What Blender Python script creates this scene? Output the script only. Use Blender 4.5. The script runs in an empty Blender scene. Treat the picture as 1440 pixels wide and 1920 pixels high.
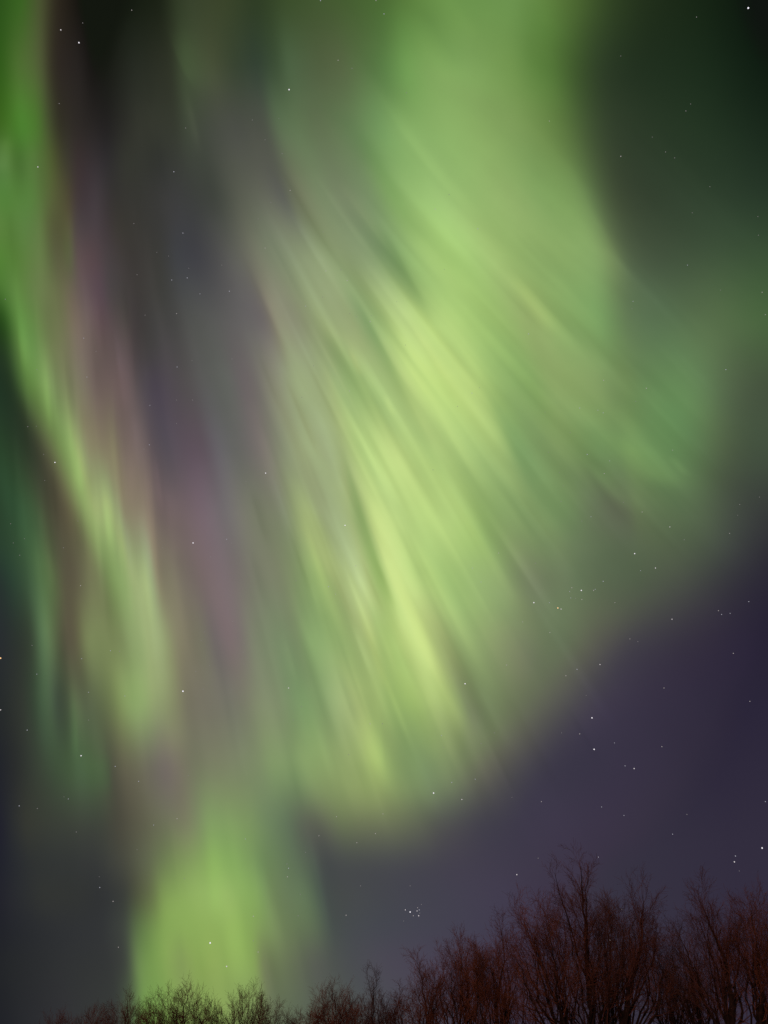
import bpy, math, random
import numpy as np
from mathutils import Vector, Matrix

S = bpy.context.scene
COL = S.collection
R = math.radians

# ------------------------------------------------------------------ camera
PITCH = R(38.0)
FPX = 1450.0                      # focal length in pixels of the 1440 x 1920 photograph
EYE = Vector((0.0, 0.0, 1.6))
cam = bpy.data.cameras.new("camera")
cam.sensor_fit = 'VERTICAL'
cam.angle_y = 2 * math.atan(960.0 / FPX)
cam.clip_start = 0.1
cam.clip_end = 30000.0
camo = bpy.data.objects.new("camera", cam)
COL.objects.link(camo)
camo.location = EYE
camo.rotation_euler = (math.pi / 2 + PITCH, 0, 0)
S.camera = camo

FWD = np.array((0, math.cos(PITCH), math.sin(PITCH)))
UPV = np.array((0, -math.sin(PITCH), math.cos(PITCH)))
RGT = np.array((1.0, 0, 0))

def sky_dir(px, py):
    """photo bearing -> unit direction(s) in the world"""
    px = np.asarray(px, float); py = np.asarray(py, float)
    v = (((px - 720) / FPX)[..., None] * RGT + ((960 - py) / FPX)[..., None] * UPV + FWD)
    return v / np.linalg.norm(v, axis=-1, keepdims=True)

def at(px, py, Y):
    """point seen at a bearing, at ground distance Y"""
    d = sky_dir(px, py)
    return Vector(tuple(d * (Y / d[1]))) + EYE

# ------------------------------------------------------------------ exposure
S.view_settings.view_transform = 'Standard'
S.view_settings.look = 'None'
S.view_settings.exposure = 0.0
S.view_settings.gamma = 1.0
S.view_settings.use_curve_mapping = False
S.render.dither_intensity = 1.0
try:
    S.cycles.transparent_max_bounces = 24
    S.cycles.max_bounces = 4
    S.cycles.use_denoising = False
    S.cycles.filter_width = 1.5
except Exception:
    pass

def lin(c):
    c = np.asarray(c, float) / 255.0
    return np.where(c <= 0.04045, c / 12.92, ((np.maximum(c, 0) + 0.055) / 1.055) ** 2.4)

def sstep(a, b, x):
    t = np.clip((x - a) / (b - a), 0, 1)
    return t * t * (3 - 2 * t)

# ------------------------------------------------------------------ night sky (world)
# colour by elevation (z of the direction), one ramp to the west (-x), one to the east (+x)
ZS = [0.0, 0.13, 0.24, 0.36, 0.50, 0.66, 0.82, 1.0]
WEST = [(32, 33, 37), (32, 33, 40), (31, 32, 41), (33, 37, 41), (34, 40, 38), (30, 38, 30), (22, 26, 18), (12, 16, 10)]
EAST = [(52, 46, 61), (52, 46, 63), (50, 45, 62), (43, 38, 57), (35, 31, 47), (27, 28, 33), (18, 23, 19), (8, 14, 9)]
MIDC = [(62, 60, 71), (62, 61, 72), (61, 60, 72), (55, 53, 66), (47, 46, 54), (40, 42, 41), (26, 30, 22), (14, 18, 12)]

def base_sky(d):
    z = np.clip(d[..., 2], 0, 1); x = d[..., 0]
    def ramp(cs):
        L = lin(cs)
        return np.stack([np.interp(z, ZS, L[:, k]) for k in range(3)], -1)
    tw = np.clip((-x - 0.05) / 0.33, 0, 1)[..., None]
    te = np.clip((x - 0.02) / 0.36, 0, 1)[..., None]
    m = ramp(MIDC)
    m = m * (1 - tw) + ramp(WEST) * tw
    return m * (1 - te) + ramp(EAST) * te

W = bpy.data.worlds.new("World"); S.world = W; W.use_nodes = True
nt = W.node_tree; nt.nodes.clear()
N = nt.nodes.new; LK = nt.links.new
geo = N('ShaderNodeTexCoord'); sep = N('ShaderNodeSeparateXYZ')
LK(geo.outputs['Generated'], sep.inputs[0])
def wramp(cs):
    r = N('ShaderNodeValToRGB'); e = r.color_ramp.elements
    L = lin(cs)
    for i, z in enumerate(ZS):
        el = e[i] if i < 2 else e.new(z)
        el.position = z
    for i, z in enumerate(ZS):
        e[i].position = z; e[i].color = (*L[i], 1)
    LK(sep.outputs['Z'], r.inputs['Fac'])
    return r
rw, re_, rm = wramp(WEST), wramp(EAST), wramp(MIDC)
def mrange(sock, a, b):
    m = N('ShaderNodeMapRange'); m.inputs['From Min'].default_value = a; m.inputs['From Max'].default_value = b
    LK(sock, m.inputs['Value']); return m
tw = mrange(sep.outputs['X'], -0.05, -0.38); te = mrange(sep.outputs['X'], 0.02, 0.38)
m1 = N('ShaderNodeMix'); m1.data_type = 'RGBA'; m2 = N('ShaderNodeMix'); m2.data_type = 'RGBA'
LK(tw.outputs[0], m1.inputs['Factor']); LK(rm.outputs['Color'], m1.inputs[6]); LK(rw.outputs['Color'], m1.inputs[7])
LK(te.outputs[0], m2.inputs['Factor']); LK(m1.outputs[2], m2.inputs[6]); LK(re_.outputs['Color'], m2.inputs[7])
bg = N('ShaderNodeBackground'); bg.inputs['Strength'].default_value = 1.0
LK(m2.outputs[2], bg.inputs['Color'])
wo = N('ShaderNodeOutputWorld'); LK(bg.outputs[0], wo.inputs['Surface'])

# ------------------------------------------------------------------ low warm light (distant town glow behind the viewer)
SUN_EL, SUN_AZ = R(14), R(18)
sun = bpy.data.lights.new("sun", 'SUN'); sun.energy = 0.74; sun.angle = R(12); sun.color = (1.0, 0.52, 0.38)
suno = bpy.data.objects.new("sun", sun); COL.objects.link(suno)
ldir = Vector((math.sin(SUN_AZ) * math.cos(SUN_EL), math.cos(SUN_AZ) * math.cos(SUN_EL), -math.sin(SUN_EL)))
suno.rotation_euler = ldir.to_track_quat('-Z', 'Y').to_euler()
suno.location = (-20, -40, 30)

# ------------------------------------------------------------------ helpers
def tag(o, label=None, cat=None, group=None, kind=None):
    if label: o['label'] = label
    if cat: o['category'] = cat
    if group: o['group'] = group
    if kind: o['kind'] = kind
    return o

def link_mesh(name, verts, faces, mat, parent=None, smooth=True):
    me = bpy.data.meshes.new(name)
    verts = np.asarray(verts, np.float32); faces = np.asarray(faces, np.int32)
    k = faces.shape[1]
    me.vertices.add(len(verts)); me.vertices.foreach_set('co', verts.ravel())
    me.loops.add(faces.size); me.loops.foreach_set('vertex_index', faces.ravel())
    me.polygons.add(len(faces))
    me.polygons.foreach_set('loop_start', np.arange(0, faces.size, k, dtype=np.int32))
    me.polygons.foreach_set('loop_total', np.full(len(faces), k, np.int32))
    if smooth: me.polygons.foreach_set('use_smooth', np.ones(len(faces), bool))
    me.update(calc_edges=True)
    me.materials.append(mat)
    o = bpy.data.objects.new(name, me); COL.objects.link(o)
    if parent: o.parent = parent
    return o

def principled(name, c1, c2, scale, rough=0.9, bump=0.0, detail=6):
    m = bpy.data.materials.new(name); m.use_nodes = True
    t = m.node_tree; b = t.nodes['Principled BSDF']
    tc = t.nodes.new('ShaderNodeTexCoord'); nz = t.nodes.new('ShaderNodeTexNoise')
    nz.inputs['Scale'].default_value = scale; nz.inputs['Detail'].default_value = detail
    mp = t.nodes.new('ShaderNodeMapping'); mp.inputs['Scale'].default_value = (1, 1, 0.35)
    t.links.new(tc.outputs['Object'], mp.inputs[0]); t.links.new(mp.outputs[0], nz.inputs['Vector'])
    cr = t.nodes.new('ShaderNodeValToRGB')
    cr.color_ramp.elements[0].position = 0.35; cr.color_ramp.elements[1].position = 0.68
    cr.color_ramp.elements[0].color = (*c1, 1); cr.color_ramp.elements[1].color = (*c2, 1)
    t.links.new(nz.outputs['Fac'], cr.inputs[0]); t.links.new(cr.outputs[0], b.inputs['Base Color'])
    b.inputs['Roughness'].default_value = rough
    b.inputs['Specular IOR Level'].default_value = 0.2
    if bump:
        bp = t.nodes.new('ShaderNodeBump'); bp.inputs['Strength'].default_value = bump
        t.links.new(nz.outputs['Fac'], bp.inputs['Height']); t.links.new(bp.outputs[0], b.inputs['Normal'])
    return m

# ------------------------------------------------------------------ ground
rng = np.random.default_rng(5)
gx = np.concatenate([-np.geomspace(4000, 6, 40), np.linspace(-5, 5, 5), np.geomspace(6, 4000, 40)])
GX, GY = np.meshgrid(gx, gx)
GZ = 0.12 * np.sin(GX * 0.21 + 0.4) * np.cos(GY * 0.17) * np.exp(-(np.hypot(GX, GY) / 300) ** 2)
n = len(gx)
idx = np.arange(n * n).reshape(n, n)
gf = np.stack([idx[:-1, :-1], idx[:-1, 1:], idx[1:, 1:], idx[1:, :-1]], -1).reshape(-1, 4)
M_ground = principled("dead_grass_ground", (0.035, 0.032, 0.02), (0.09, 0.08, 0.055), 0.8, 0.95, 0.4)
ground = link_mesh("ground", np.stack([GX, GY, GZ - 0.1], -1).reshape(-1, 3), gf, M_ground)
tag(ground, kind='structure')

# ------------------------------------------------------------------ aurora
# Colour chart of the glow: rows by bearing (photo y), each a list of x, (r, g, b) as seen; between rows it is
# interpolated along the field lines, which all converge on the magnetic zenith VX, VY.
VX, VY = 130.0, -260.0
CH = {
0: "0 44 80 26|40 58 98 34|75 76 84 50|105 46 40 30|150 20 18 14|180 15 18 12|240 20 26 16|300 26 32 20|330 46 56 36|360 56 66 44|420 58 68 42|480 46 60 36|540 58 76 42|600 66 86 48|720 76 106 52|780 98 136 66|840 106 146 74|960 108 146 78|1020 94 130 62|1080 76 104 48|1140 50 68 36|1200 34 47 27|1320 22 36 20|1440 9 18 11",
120: "0 48 88 26|30 74 104 46|60 84 102 56|80 78 84 54|95 52 48 36|110 44 38 34|150 38 34 32|170 22 20 18|200 24 26 20|250 38 42 34|320 46 50 38|345 66 80 54|400 70 78 54|440 52 64 46|480 46 60 48|520 58 76 52|540 76 98 68|600 78 92 62|640 84 98 66|720 92 130 72|760 112 158 84|800 120 158 88|880 126 160 92|960 116 150 80|1000 96 132 64|1040 84 120 56|1080 58 82 40|1120 44 58 38|1180 32 46 30|1320 27 43 27|1440 13 26 16",
240: "0 58 98 28|40 72 128 44|70 74 120 44|90 70 82 48|110 50 48 36|140 46 42 38|200 34 32 32|260 52 54 46|330 52 56 46|350 62 70 56|400 68 72 64|440 74 76 70|500 70 74 64|520 84 104 74|560 92 112 78|600 96 112 80|660 98 124 82|710 106 142 88|760 124 160 94|840 132 168 98|900 131 164 95|960 128 158 92|1020 112 142 78|1060 92 120 62|1100 66 84 52|1140 50 62 44|1200 44 58 40|1320 36 53 35|1440 24 38 26",
370: "0 80 130 55|60 86 128 60|100 88 96 58|130 76 70 50|142 66 56 56|160 64 54 58|180 70 62 66|210 52 50 48|260 54 54 50|330 60 60 60|400 60 64 58|450 86 90 78|500 98 100 88|540 88 90 84|560 108 112 90|600 114 132 98|640 112 126 96|700 118 140 100|730 130 165 98|800 138 172 104|830 148 182 112|880 146 180 108|960 134 162 98|1020 122 155 92|1080 122 155 90|1105 106 136 84|1130 74 88 62|1160 58 66 50|1200 52 64 48|1320 48 64 46|1440 38 54 40",
480: "0 80 128 50|30 84 124 54|70 100 124 70|90 88 104 62|105 90 90 66|120 86 88 60|132 78 94 56|141 92 76 76|175 88 70 72|200 74 66 68|235 60 56 54|300 58 58 54|330 60 62 66|370 62 62 68|420 80 80 78|450 96 98 88|480 112 116 98|510 118 130 104|570 124 136 104|610 132 148 108|640 130 146 106|690 122 142 104|735 106 138 88|765 130 164 100|800 154 188 110|840 162 196 114|880 158 192 112|920 154 182 110|960 138 168 99|1000 126 156 93|1060 122 152 90|1115 124 155 95|1145 105 125 80|1180 78 94 68|1240 66 80 60|1320 64 82 60|1440 58 80 54",
600: "0 28 60 16|10 30 66 20|25 88 134 60|60 98 134 68|85 100 112 70|110 110 116 78|140 114 100 86|160 104 92 86|190 92 74 78|215 82 72 72|235 78 74 68|248 64 58 58|290 62 62 60|330 66 66 64|360 80 82 78|420 92 92 90|470 102 100 100|500 104 98 98|515 132 130 108|550 132 132 114|575 130 138 106|600 144 160 114|650 150 158 116|680 138 158 110|695 110 138 90|725 160 188 118|765 178 202 130|795 168 197 117|835 176 206 122|870 162 194 112|920 156 188 108|965 152 179 108|978 158 178 112|992 141 162 100|1012 154 177 111|1040 138 168 102|1080 128 162 98|1120 118 156 94|1150 100 130 82|1180 88 108 76|1220 80 102 74|1260 82 106 74|1300 86 106 72|1360 90 114 74|1400 80 108 67|1440 74 104 62",
720: "0 30 50 34|30 36 50 32|36 84 124 62|55 82 116 54|85 120 146 88|110 124 140 94|118 116 120 86|160 112 106 90|175 102 88 84|230 108 92 90|250 84 76 74|270 78 72 78|290 74 66 78|320 80 74 80|350 86 82 82|380 90 90 88|430 98 102 96|455 108 100 102|480 112 106 104|500 126 128 112|530 140 142 116|545 156 164 122|600 152 162 120|640 155 180 118|690 160 190 120|728 178 204 134|748 166 188 120|762 200 226 140|790 182 212 124|832 186 214 126|860 180 206 126|890 178 200 122|920 152 185 107|960 140 172 103|1000 133 167 98|1030 148 172 108|1080 144 168 106|1120 136 160 102|1150 116 140 90|1180 108 132 82|1210 100 130 84|1260 94 126 78|1300 98 130 84|1330 94 120 80|1360 80 94 70|1400 70 82 62|1440 66 76 60",
840: "0 40 64 40|30 44 62 42|60 46 56 42|75 60 58 46|90 98 98 72|110 106 130 72|125 124 154 88|140 150 176 108|150 138 140 98|165 122 116 88|200 124 116 94|215 122 118 90|230 116 104 96|270 112 100 98|285 92 82 86|310 86 80 88|350 94 82 92|380 98 84 94|410 102 100 104|440 98 100 96|470 108 104 102|495 128 120 114|515 130 134 114|545 142 150 116|565 158 164 120|600 158 166 121|625 148 156 116|640 152 166 118|665 174 200 125|700 198 224 140|740 200 222 141|780 190 218 135|820 182 211 129|845 182 212 130|872 172 202 124|885 164 194 120|940 160 186 114|950 140 166 104|965 128 160 100|1000 134 160 102|1040 134 156 98|1080 124 152 94|1120 114 148 92|1160 112 144 90|1185 120 152 94|1220 106 140 88|1260 100 134 84|1300 96 124 80|1330 90 108 72|1355 80 92 67|1380 74 86 64|1410 66 84 62|1440 70 86 66",
960: "0 40 62 42|35 54 86 58|70 66 90 58|90 76 76 58|120 86 78 62|138 102 96 70|150 130 146 92|165 148 172 104|172 160 186 114|178 140 150 98|200 150 172 110|215 158 176 114|219 140 134 104|240 134 124 104|270 140 130 110|285 122 110 100|300 108 94 92|340 112 98 98|380 120 104 112|420 114 110 112|450 116 116 106|480 120 126 104|510 122 128 104|540 128 136 108|555 152 168 114|580 168 180 123|600 156 160 120|640 150 162 118|664 158 178 118|682 140 165 105|700 198 222 140|755 178 205 128|800 178 206 122|845 180 208 130|880 170 199 121|900 146 178 106|940 136 166 104|1000 128 152 100|1040 124 152 98|1070 114 140 92|1110 108 120 90|1150 100 104 84|1180 96 100 82|1195 108 122 84|1240 96 116 80|1290 86 106 76|1340 72 84 66|1380 64 68 64|1440 52 52 54",
1080: "0 38 50 46|20 42 64 50|55 60 84 58|75 76 104 66|100 86 110 66|115 86 84 64|140 88 80 66|160 104 106 78|190 118 124 88|205 130 158 96|235 142 170 106|250 156 168 118|265 152 176 116|280 158 166 120|290 150 140 112|300 122 116 98|320 124 122 100|350 122 112 104|380 122 106 106|420 124 110 114|450 120 112 108|480 120 122 104|520 124 128 104|550 132 146 106|580 146 172 110|602 158 184 114|635 150 160 112|660 172 182 128|688 172 184 128|700 148 176 106|718 160 188 112|735 204 226 146|750 186 210 132|780 170 200 120|840 152 184 110|900 148 174 112|945 140 164 106|960 122 140 98|1000 114 122 96|1030 104 117 88|1060 110 124 94|1080 98 116 86|1120 94 108 82|1170 88 102 78|1200 84 100 74|1260 78 86 72|1320 66 70 66|1380 50 48 56|1440 40 36 52",
1200: "0 40 44 48|30 44 50 46|60 52 60 48|75 78 104 72|95 92 114 76|105 78 92 62|120 80 76 62|140 92 86 68|160 124 138 90|190 120 134 88|230 118 130 88|240 136 154 104|270 144 164 110|290 154 164 116|310 148 156 110|330 134 130 104|360 116 112 94|380 114 114 96|400 112 104 104|430 126 108 112|455 122 112 110|470 128 130 110|490 120 128 102|530 116 134 100|560 118 132 98|575 134 164 106|605 140 168 108|650 144 168 108|670 158 178 116|685 178 196 130|700 160 184 116|730 178 204 122|760 194 214 132|775 202 226 140|790 186 212 124|805 164 182 116|830 156 168 110|850 146 170 110|880 142 168 106|920 134 152 104|960 128 138 100|980 120 130 98|1020 104 118 86|1060 98 112 84|1090 96 104 82|1120 88 88 78|1160 78 76 76|1180 66 62 72|1205 60 56 70|1240 54 50 64|1300 52 46 62|1340 50 42 58|1380 46 40 60|1440 40 34 54",
1320: "0 38 42 42|40 50 54 48|60 54 66 52|75 72 96 70|95 80 102 74|105 60 70 60|130 66 78 58|145 96 114 78|155 76 86 64|180 84 94 68|210 106 120 78|225 126 146 90|250 138 166 104|275 146 170 110|290 146 160 110|310 142 152 106|335 132 134 104|350 118 114 98|390 114 110 98|430 118 116 104|460 124 124 106|480 130 136 108|520 126 136 104|545 122 142 102|570 128 158 106|602 132 157 106|640 154 174 118|670 154 172 112|700 156 180 110|715 170 194 120|725 150 180 108|770 160 190 110|790 164 192 112|820 168 192 122|845 148 172 104|860 126 150 98|880 132 146 104|910 120 138 98|940 112 128 90|980 104 112 86|1020 96 98 86|1050 84 84 80|1080 74 72 76|1120 66 60 76|1200 56 50 68|1320 49 44 61|1440 42 36 54",
1440: "0 34 36 42|30 42 44 44|80 58 68 54|100 62 78 58|130 72 94 64|150 74 98 68|170 72 94 62|198 82 96 70|206 72 74 62|230 96 92 76|260 104 100 84|290 112 104 98|310 116 104 104|340 118 112 98|365 116 118 96|410 120 124 98|450 124 132 102|490 128 144 104|510 132 156 104|550 124 148 98|575 138 164 104|602 140 163 105|660 146 166 106|700 152 176 104|710 160 184 110|725 146 172 104|760 124 150 98|800 118 142 98|850 120 138 96|880 112 124 92|900 108 108 92|930 94 94 84|960 80 78 80|1000 66 64 74|1030 60 56 72|1080 58 54 70|1200 56 50 68|1320 50 45 61|1440 44 38 56",
1545: "0 32 32 44|15 40 42 46|50 56 58 50|90 58 62 54|150 62 66 58|190 62 66 58|220 72 70 60|260 90 88 72|290 106 106 86|320 116 118 94|350 126 124 100|375 130 144 103|390 136 163 103|430 130 156 98|470 122 146 94|500 110 132 94|540 90 106 84|570 86 86 80|602 94 95 84|640 108 119 86|680 110 118 88|740 106 114 86|790 93 97 82|820 80 80 78|860 72 70 76|900 64 62 74|960 62 58 74|1040 62 56 74|1120 60 53 71|1200 57 51 67|1320 50 45 61|1440 46 41 58",
1620: "0 33 35 44|60 46 49 50|120 50 53 53|180 54 56 56|240 76 78 66|280 100 106 82|320 120 138 88|360 132 158 92|400 142 176 96|440 134 170 94|480 116 144 90|530 98 118 84|580 80 90 78|615 70 74 76|660 68 70 74|720 69 70 76|780 67 66 76|860 66 62 76|960 64 59 75|1080 60 53 70|1200 54 48 64|1320 50 46 62|1440 47 43 59",
1680: "0 36 36 44|40 44 46 48|80 52 54 50|150 50 52 50|200 48 50 52|235 54 56 54|260 80 82 62|285 102 110 74|305 136 164 90|340 142 172 94|370 150 180 100|400 158 190 108|430 152 182 104|470 140 176 96|490 128 160 92|510 112 132 88|540 104 122 90|570 100 120 88|590 84 98 80|605 72 80 76|640 72 76 74|700 70 72 76|760 68 68 77|840 67 65 78|920 67 62 79|960 66 60 78|1020 62 54 72|1100 58 50 66|1200 54 48 64|1440 48 44 60",
1740: "0 34 36 42|120 47 49 52|190 51 53 55|235 66 72 64|262 100 126 76|300 132 166 86|340 140 172 90|400 144 174 92|450 146 180 94|490 130 158 92|530 112 132 88|590 94 110 82|620 72 80 76|660 70 74 78|720 68 71 79|840 67 65 79|960 63 58 76|1080 60 53 71|1200 54 48 65|1440 48 44 60",
1800: "0 36 38 40|120 48 50 51|200 52 54 54|235 58 60 58|245 76 88 68|255 106 132 80|280 118 152 80|300 126 158 82|340 134 154 90|370 138 166 86|400 146 172 92|440 148 180 96|480 138 168 90|488 112 120 88|520 106 120 84|550 94 104 80|590 90 92 86|620 78 82 78|660 74 76 80|720 76 72 84|800 72 66 82|960 63 56 75|1200 54 48 65|1440 48 44 60",
1920: "0 34 36 40|120 50 50 53|225 58 62 58|250 84 106 70|275 118 156 78|360 132 156 88|420 136 158 90|480 120 136 90|520 98 108 86|600 84 92 82|720 74 77 81|840 70 67 81|960 63 57 75|1200 54 48 65|1440 48 44 60",
}
STEP = 4
PADX, PADT, PADB = 360, 280, 160
xs = np.arange(-PADX, 1440 + PADX + 1, STEP, dtype=float)
ys = np.arange(-PADT, 1920 + PADB + 1, STEP, dtype=float)
PX, PY = np.meshgrid(xs, ys)
rows = sorted(CH)
tab = []
for r in rows:
    a = np.array([[float(v) for v in s.split()] for s in CH[r].split('|')])
    tab.append(a)
def row_at(i, x):
    a = tab[i]
    return np.stack([np.interp(x, a[:, 0], a[:, k]) for k in (1, 2, 3)], -1)
# part rows: measured on one side only, completed from the rows above and below
PART = [
 (1490, "M", "560 112 134 94|600 134 153 101|660 142 161 103|700 147 167 103|740 134 153 99|800 113 132 94|850 101 114 89|900 84 85 80|960 68 66 74"),
 (300, "L", "0 84 122 66|15 92 128 70|22 78 110 54|30 66 98 44|42 68 98 47|55 86 118 60|70 88 114 62|85 84 108 54|100 78 88 46|115 66 66 46|130 58 56 48|145 58 48 48|170 54 48 50|200 46 44 46|235 54 56 48|300 48 50 46"),
 (425, "L", "0 94 128 64|15 86 124 58|45 92 128 68|75 92 116 66|90 90 96 60|100 82 84 56|115 78 80 52|132 88 82 60|140 72 66 66|180 72 64 68|200 62 54 56|220 56 54 48|300 56 56 54"),
 (545, "L", "0 78 118 52|10 84 126 58|25 98 136 68|40 94 128 64|60 100 122 72|90 108 118 76|115 104 106 74|130 102 92 78|150 94 82 80|190 86 70 80|205 74 70 70|250 64 60 58|300 60 60 56"),
 (660, "L", "0 36 52 34|18 44 66 38|28 78 106 56|40 98 132 68|47 116 150 82|58 92 130 70|75 104 132 76|100 116 124 82|130 114 110 86|150 112 100 90|190 96 84 80|240 88 78 78|250 70 62 62|275 66 64 62"),
 (1020, "R", "840 174 202 122|880 158 190 110|920 150 182 110|930 138 166 104|970 134 154 104|985 120 142 94|1030 122 142 98|1080 112 128 94|1130 98 114 84|1200 90 102 78|1260 88 100 74|1320 82 96 72|1350 74 86 70|1390 62 66 64|1440 44 44 50"),
 (1140, "R", "840 150 180 110|900 144 172 108|960 132 152 104|980 120 134 94|1000 110 124 92|1060 104 120 88|1120 94 104 80|1180 86 92 76|1240 80 80 74|1290 68 66 68|1340 54 50 62|1440 38 34 50"),
]
FRX = [-6, 30, 64, 100, 132, 158, 184, 218, 252, 284]
FRY = [590, 690, 768, 830, 905, 975, 1022, 1070, 1130, 1200]
def slopes(y, x):
    fy = 0.15 + 0.85 * sstep(80, 620, y)
    xc = np.clip(x, -40, 1480)
    sl = np.clip((xc - VX) / (y - VY), -0.25, 0.95) * fy
    sl = np.minimum(sl, np.interp(xc, [0, 850, 1000, 1200, 1440], [0.95, 0.8, 0.45, 0.15, 0.0]))
    left = np.interp(xc, [0, 150, 340], [0.10, 0.14, 0.18]) if y > 450 else 0.03 + 0 * xc
    k_ = sstep(300, 420, xc)
    sl = left * (1 - k_) + sl * k_
    # the lower fringe of the left curtain and the fan's lower right border run across the rays
    if 540 < y < 1150:
        w = (1 - sstep(8, 55, x - np.interp(y, FRY, FRX))) * float(sstep(540, 600, y) * (1 - sstep(1060, 1150, y)))
        sl = sl * (1 - w) + 0.42 * w
    if y > 900:
        w = sstep(-150, -40, x - np.interp(y, [900, 990, 1130, 1200, 1310, 1420, 1540], [1520, 1440, 1290, 1170, 1050, 960, 830])) * float(sstep(900, 1000, y) * (1 - sstep(1440, 1580, y)))
        sl = sl * (1 - w) - 1.1 * w
    return sl
def chart(y, x):
    i = min(max(np.searchsorted(rows, y, side='right') - 1, 0), len(rows) - 2)
    y0, y1 = rows[i], rows[i + 1]
    t = (y - y0) / (y1 - y0)
    xc = np.clip(x, -40, 1480); sl = slopes(y, x)
    return row_at(i, xc + sl * (y0 - y)) * (1 - t) + row_at(i + 1, xc + sl * (y1 - y)) * t
done = []
for y, side, txt in PART:
    a = np.array([[float(v) for v in q.split()] for q in txt.split('|')])
    g = np.arange(a[-1, 0] + 40, 1441, 10.0) if side == 'L' else np.arange(0, a[0, 0] - 39, 10.0)
    if side == 'M': g = np.r_[np.arange(0, a[0, 0] - 24, 10.0), np.arange(a[-1, 0] + 25, 1441, 10.0)]
    o = np.column_stack([g, chart(float(y), g)])
    q = np.vstack([a, o])
    done.append((y, q[np.argsort(q[:, 0])]))
for y, a in done:
    i = int(np.searchsorted(rows, y)); rows.insert(i, y); tab.insert(i, a)
T = np.stack([chart(y, xs) for y in np.clip(ys, 0, 1920)])

def blur(A, sx, sy):
    for ax, s in ((1, sx), (0, sy)):
        if s <= 0: continue
        k = int(3 * s) + 1
        w = np.exp(-0.5 * (np.arange(-k, k + 1) / s) ** 2); w /= w.sum()
        P = np.concatenate([np.repeat(np.take(A, [0], ax), k, ax), A, np.repeat(np.take(A, [-1], ax), k, ax)], ax)
        out = 0
        for q in range(2 * k + 1):
            out = out + w[q] * np.take(P, range(q, q + A.shape[ax]), ax)
        A = out
    return A
T = blur(T, 6 / STEP, 24 / STEP)
k_ = sstep(1130, 1260, PX)[..., None]
T = T * (1 - k_) + blur(T, 28 / STEP, 34 / STEP) * k_
k_ = (sstep(1000, 1060, PX) * (1 - sstep(1180, 1240, PX)) * (1 - sstep(380, 560, PY)))[..., None] * .8
T = T * (1 - k_) + blur(T, 26 / STEP, 20 / STEP) * k_
T *= (1 + 0.08 * np.exp(-((PX - 1285) / 90) ** 2 - ((PY - 790) / 110) ** 2))[..., None] ** np.array((.6, 1, .8))

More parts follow.
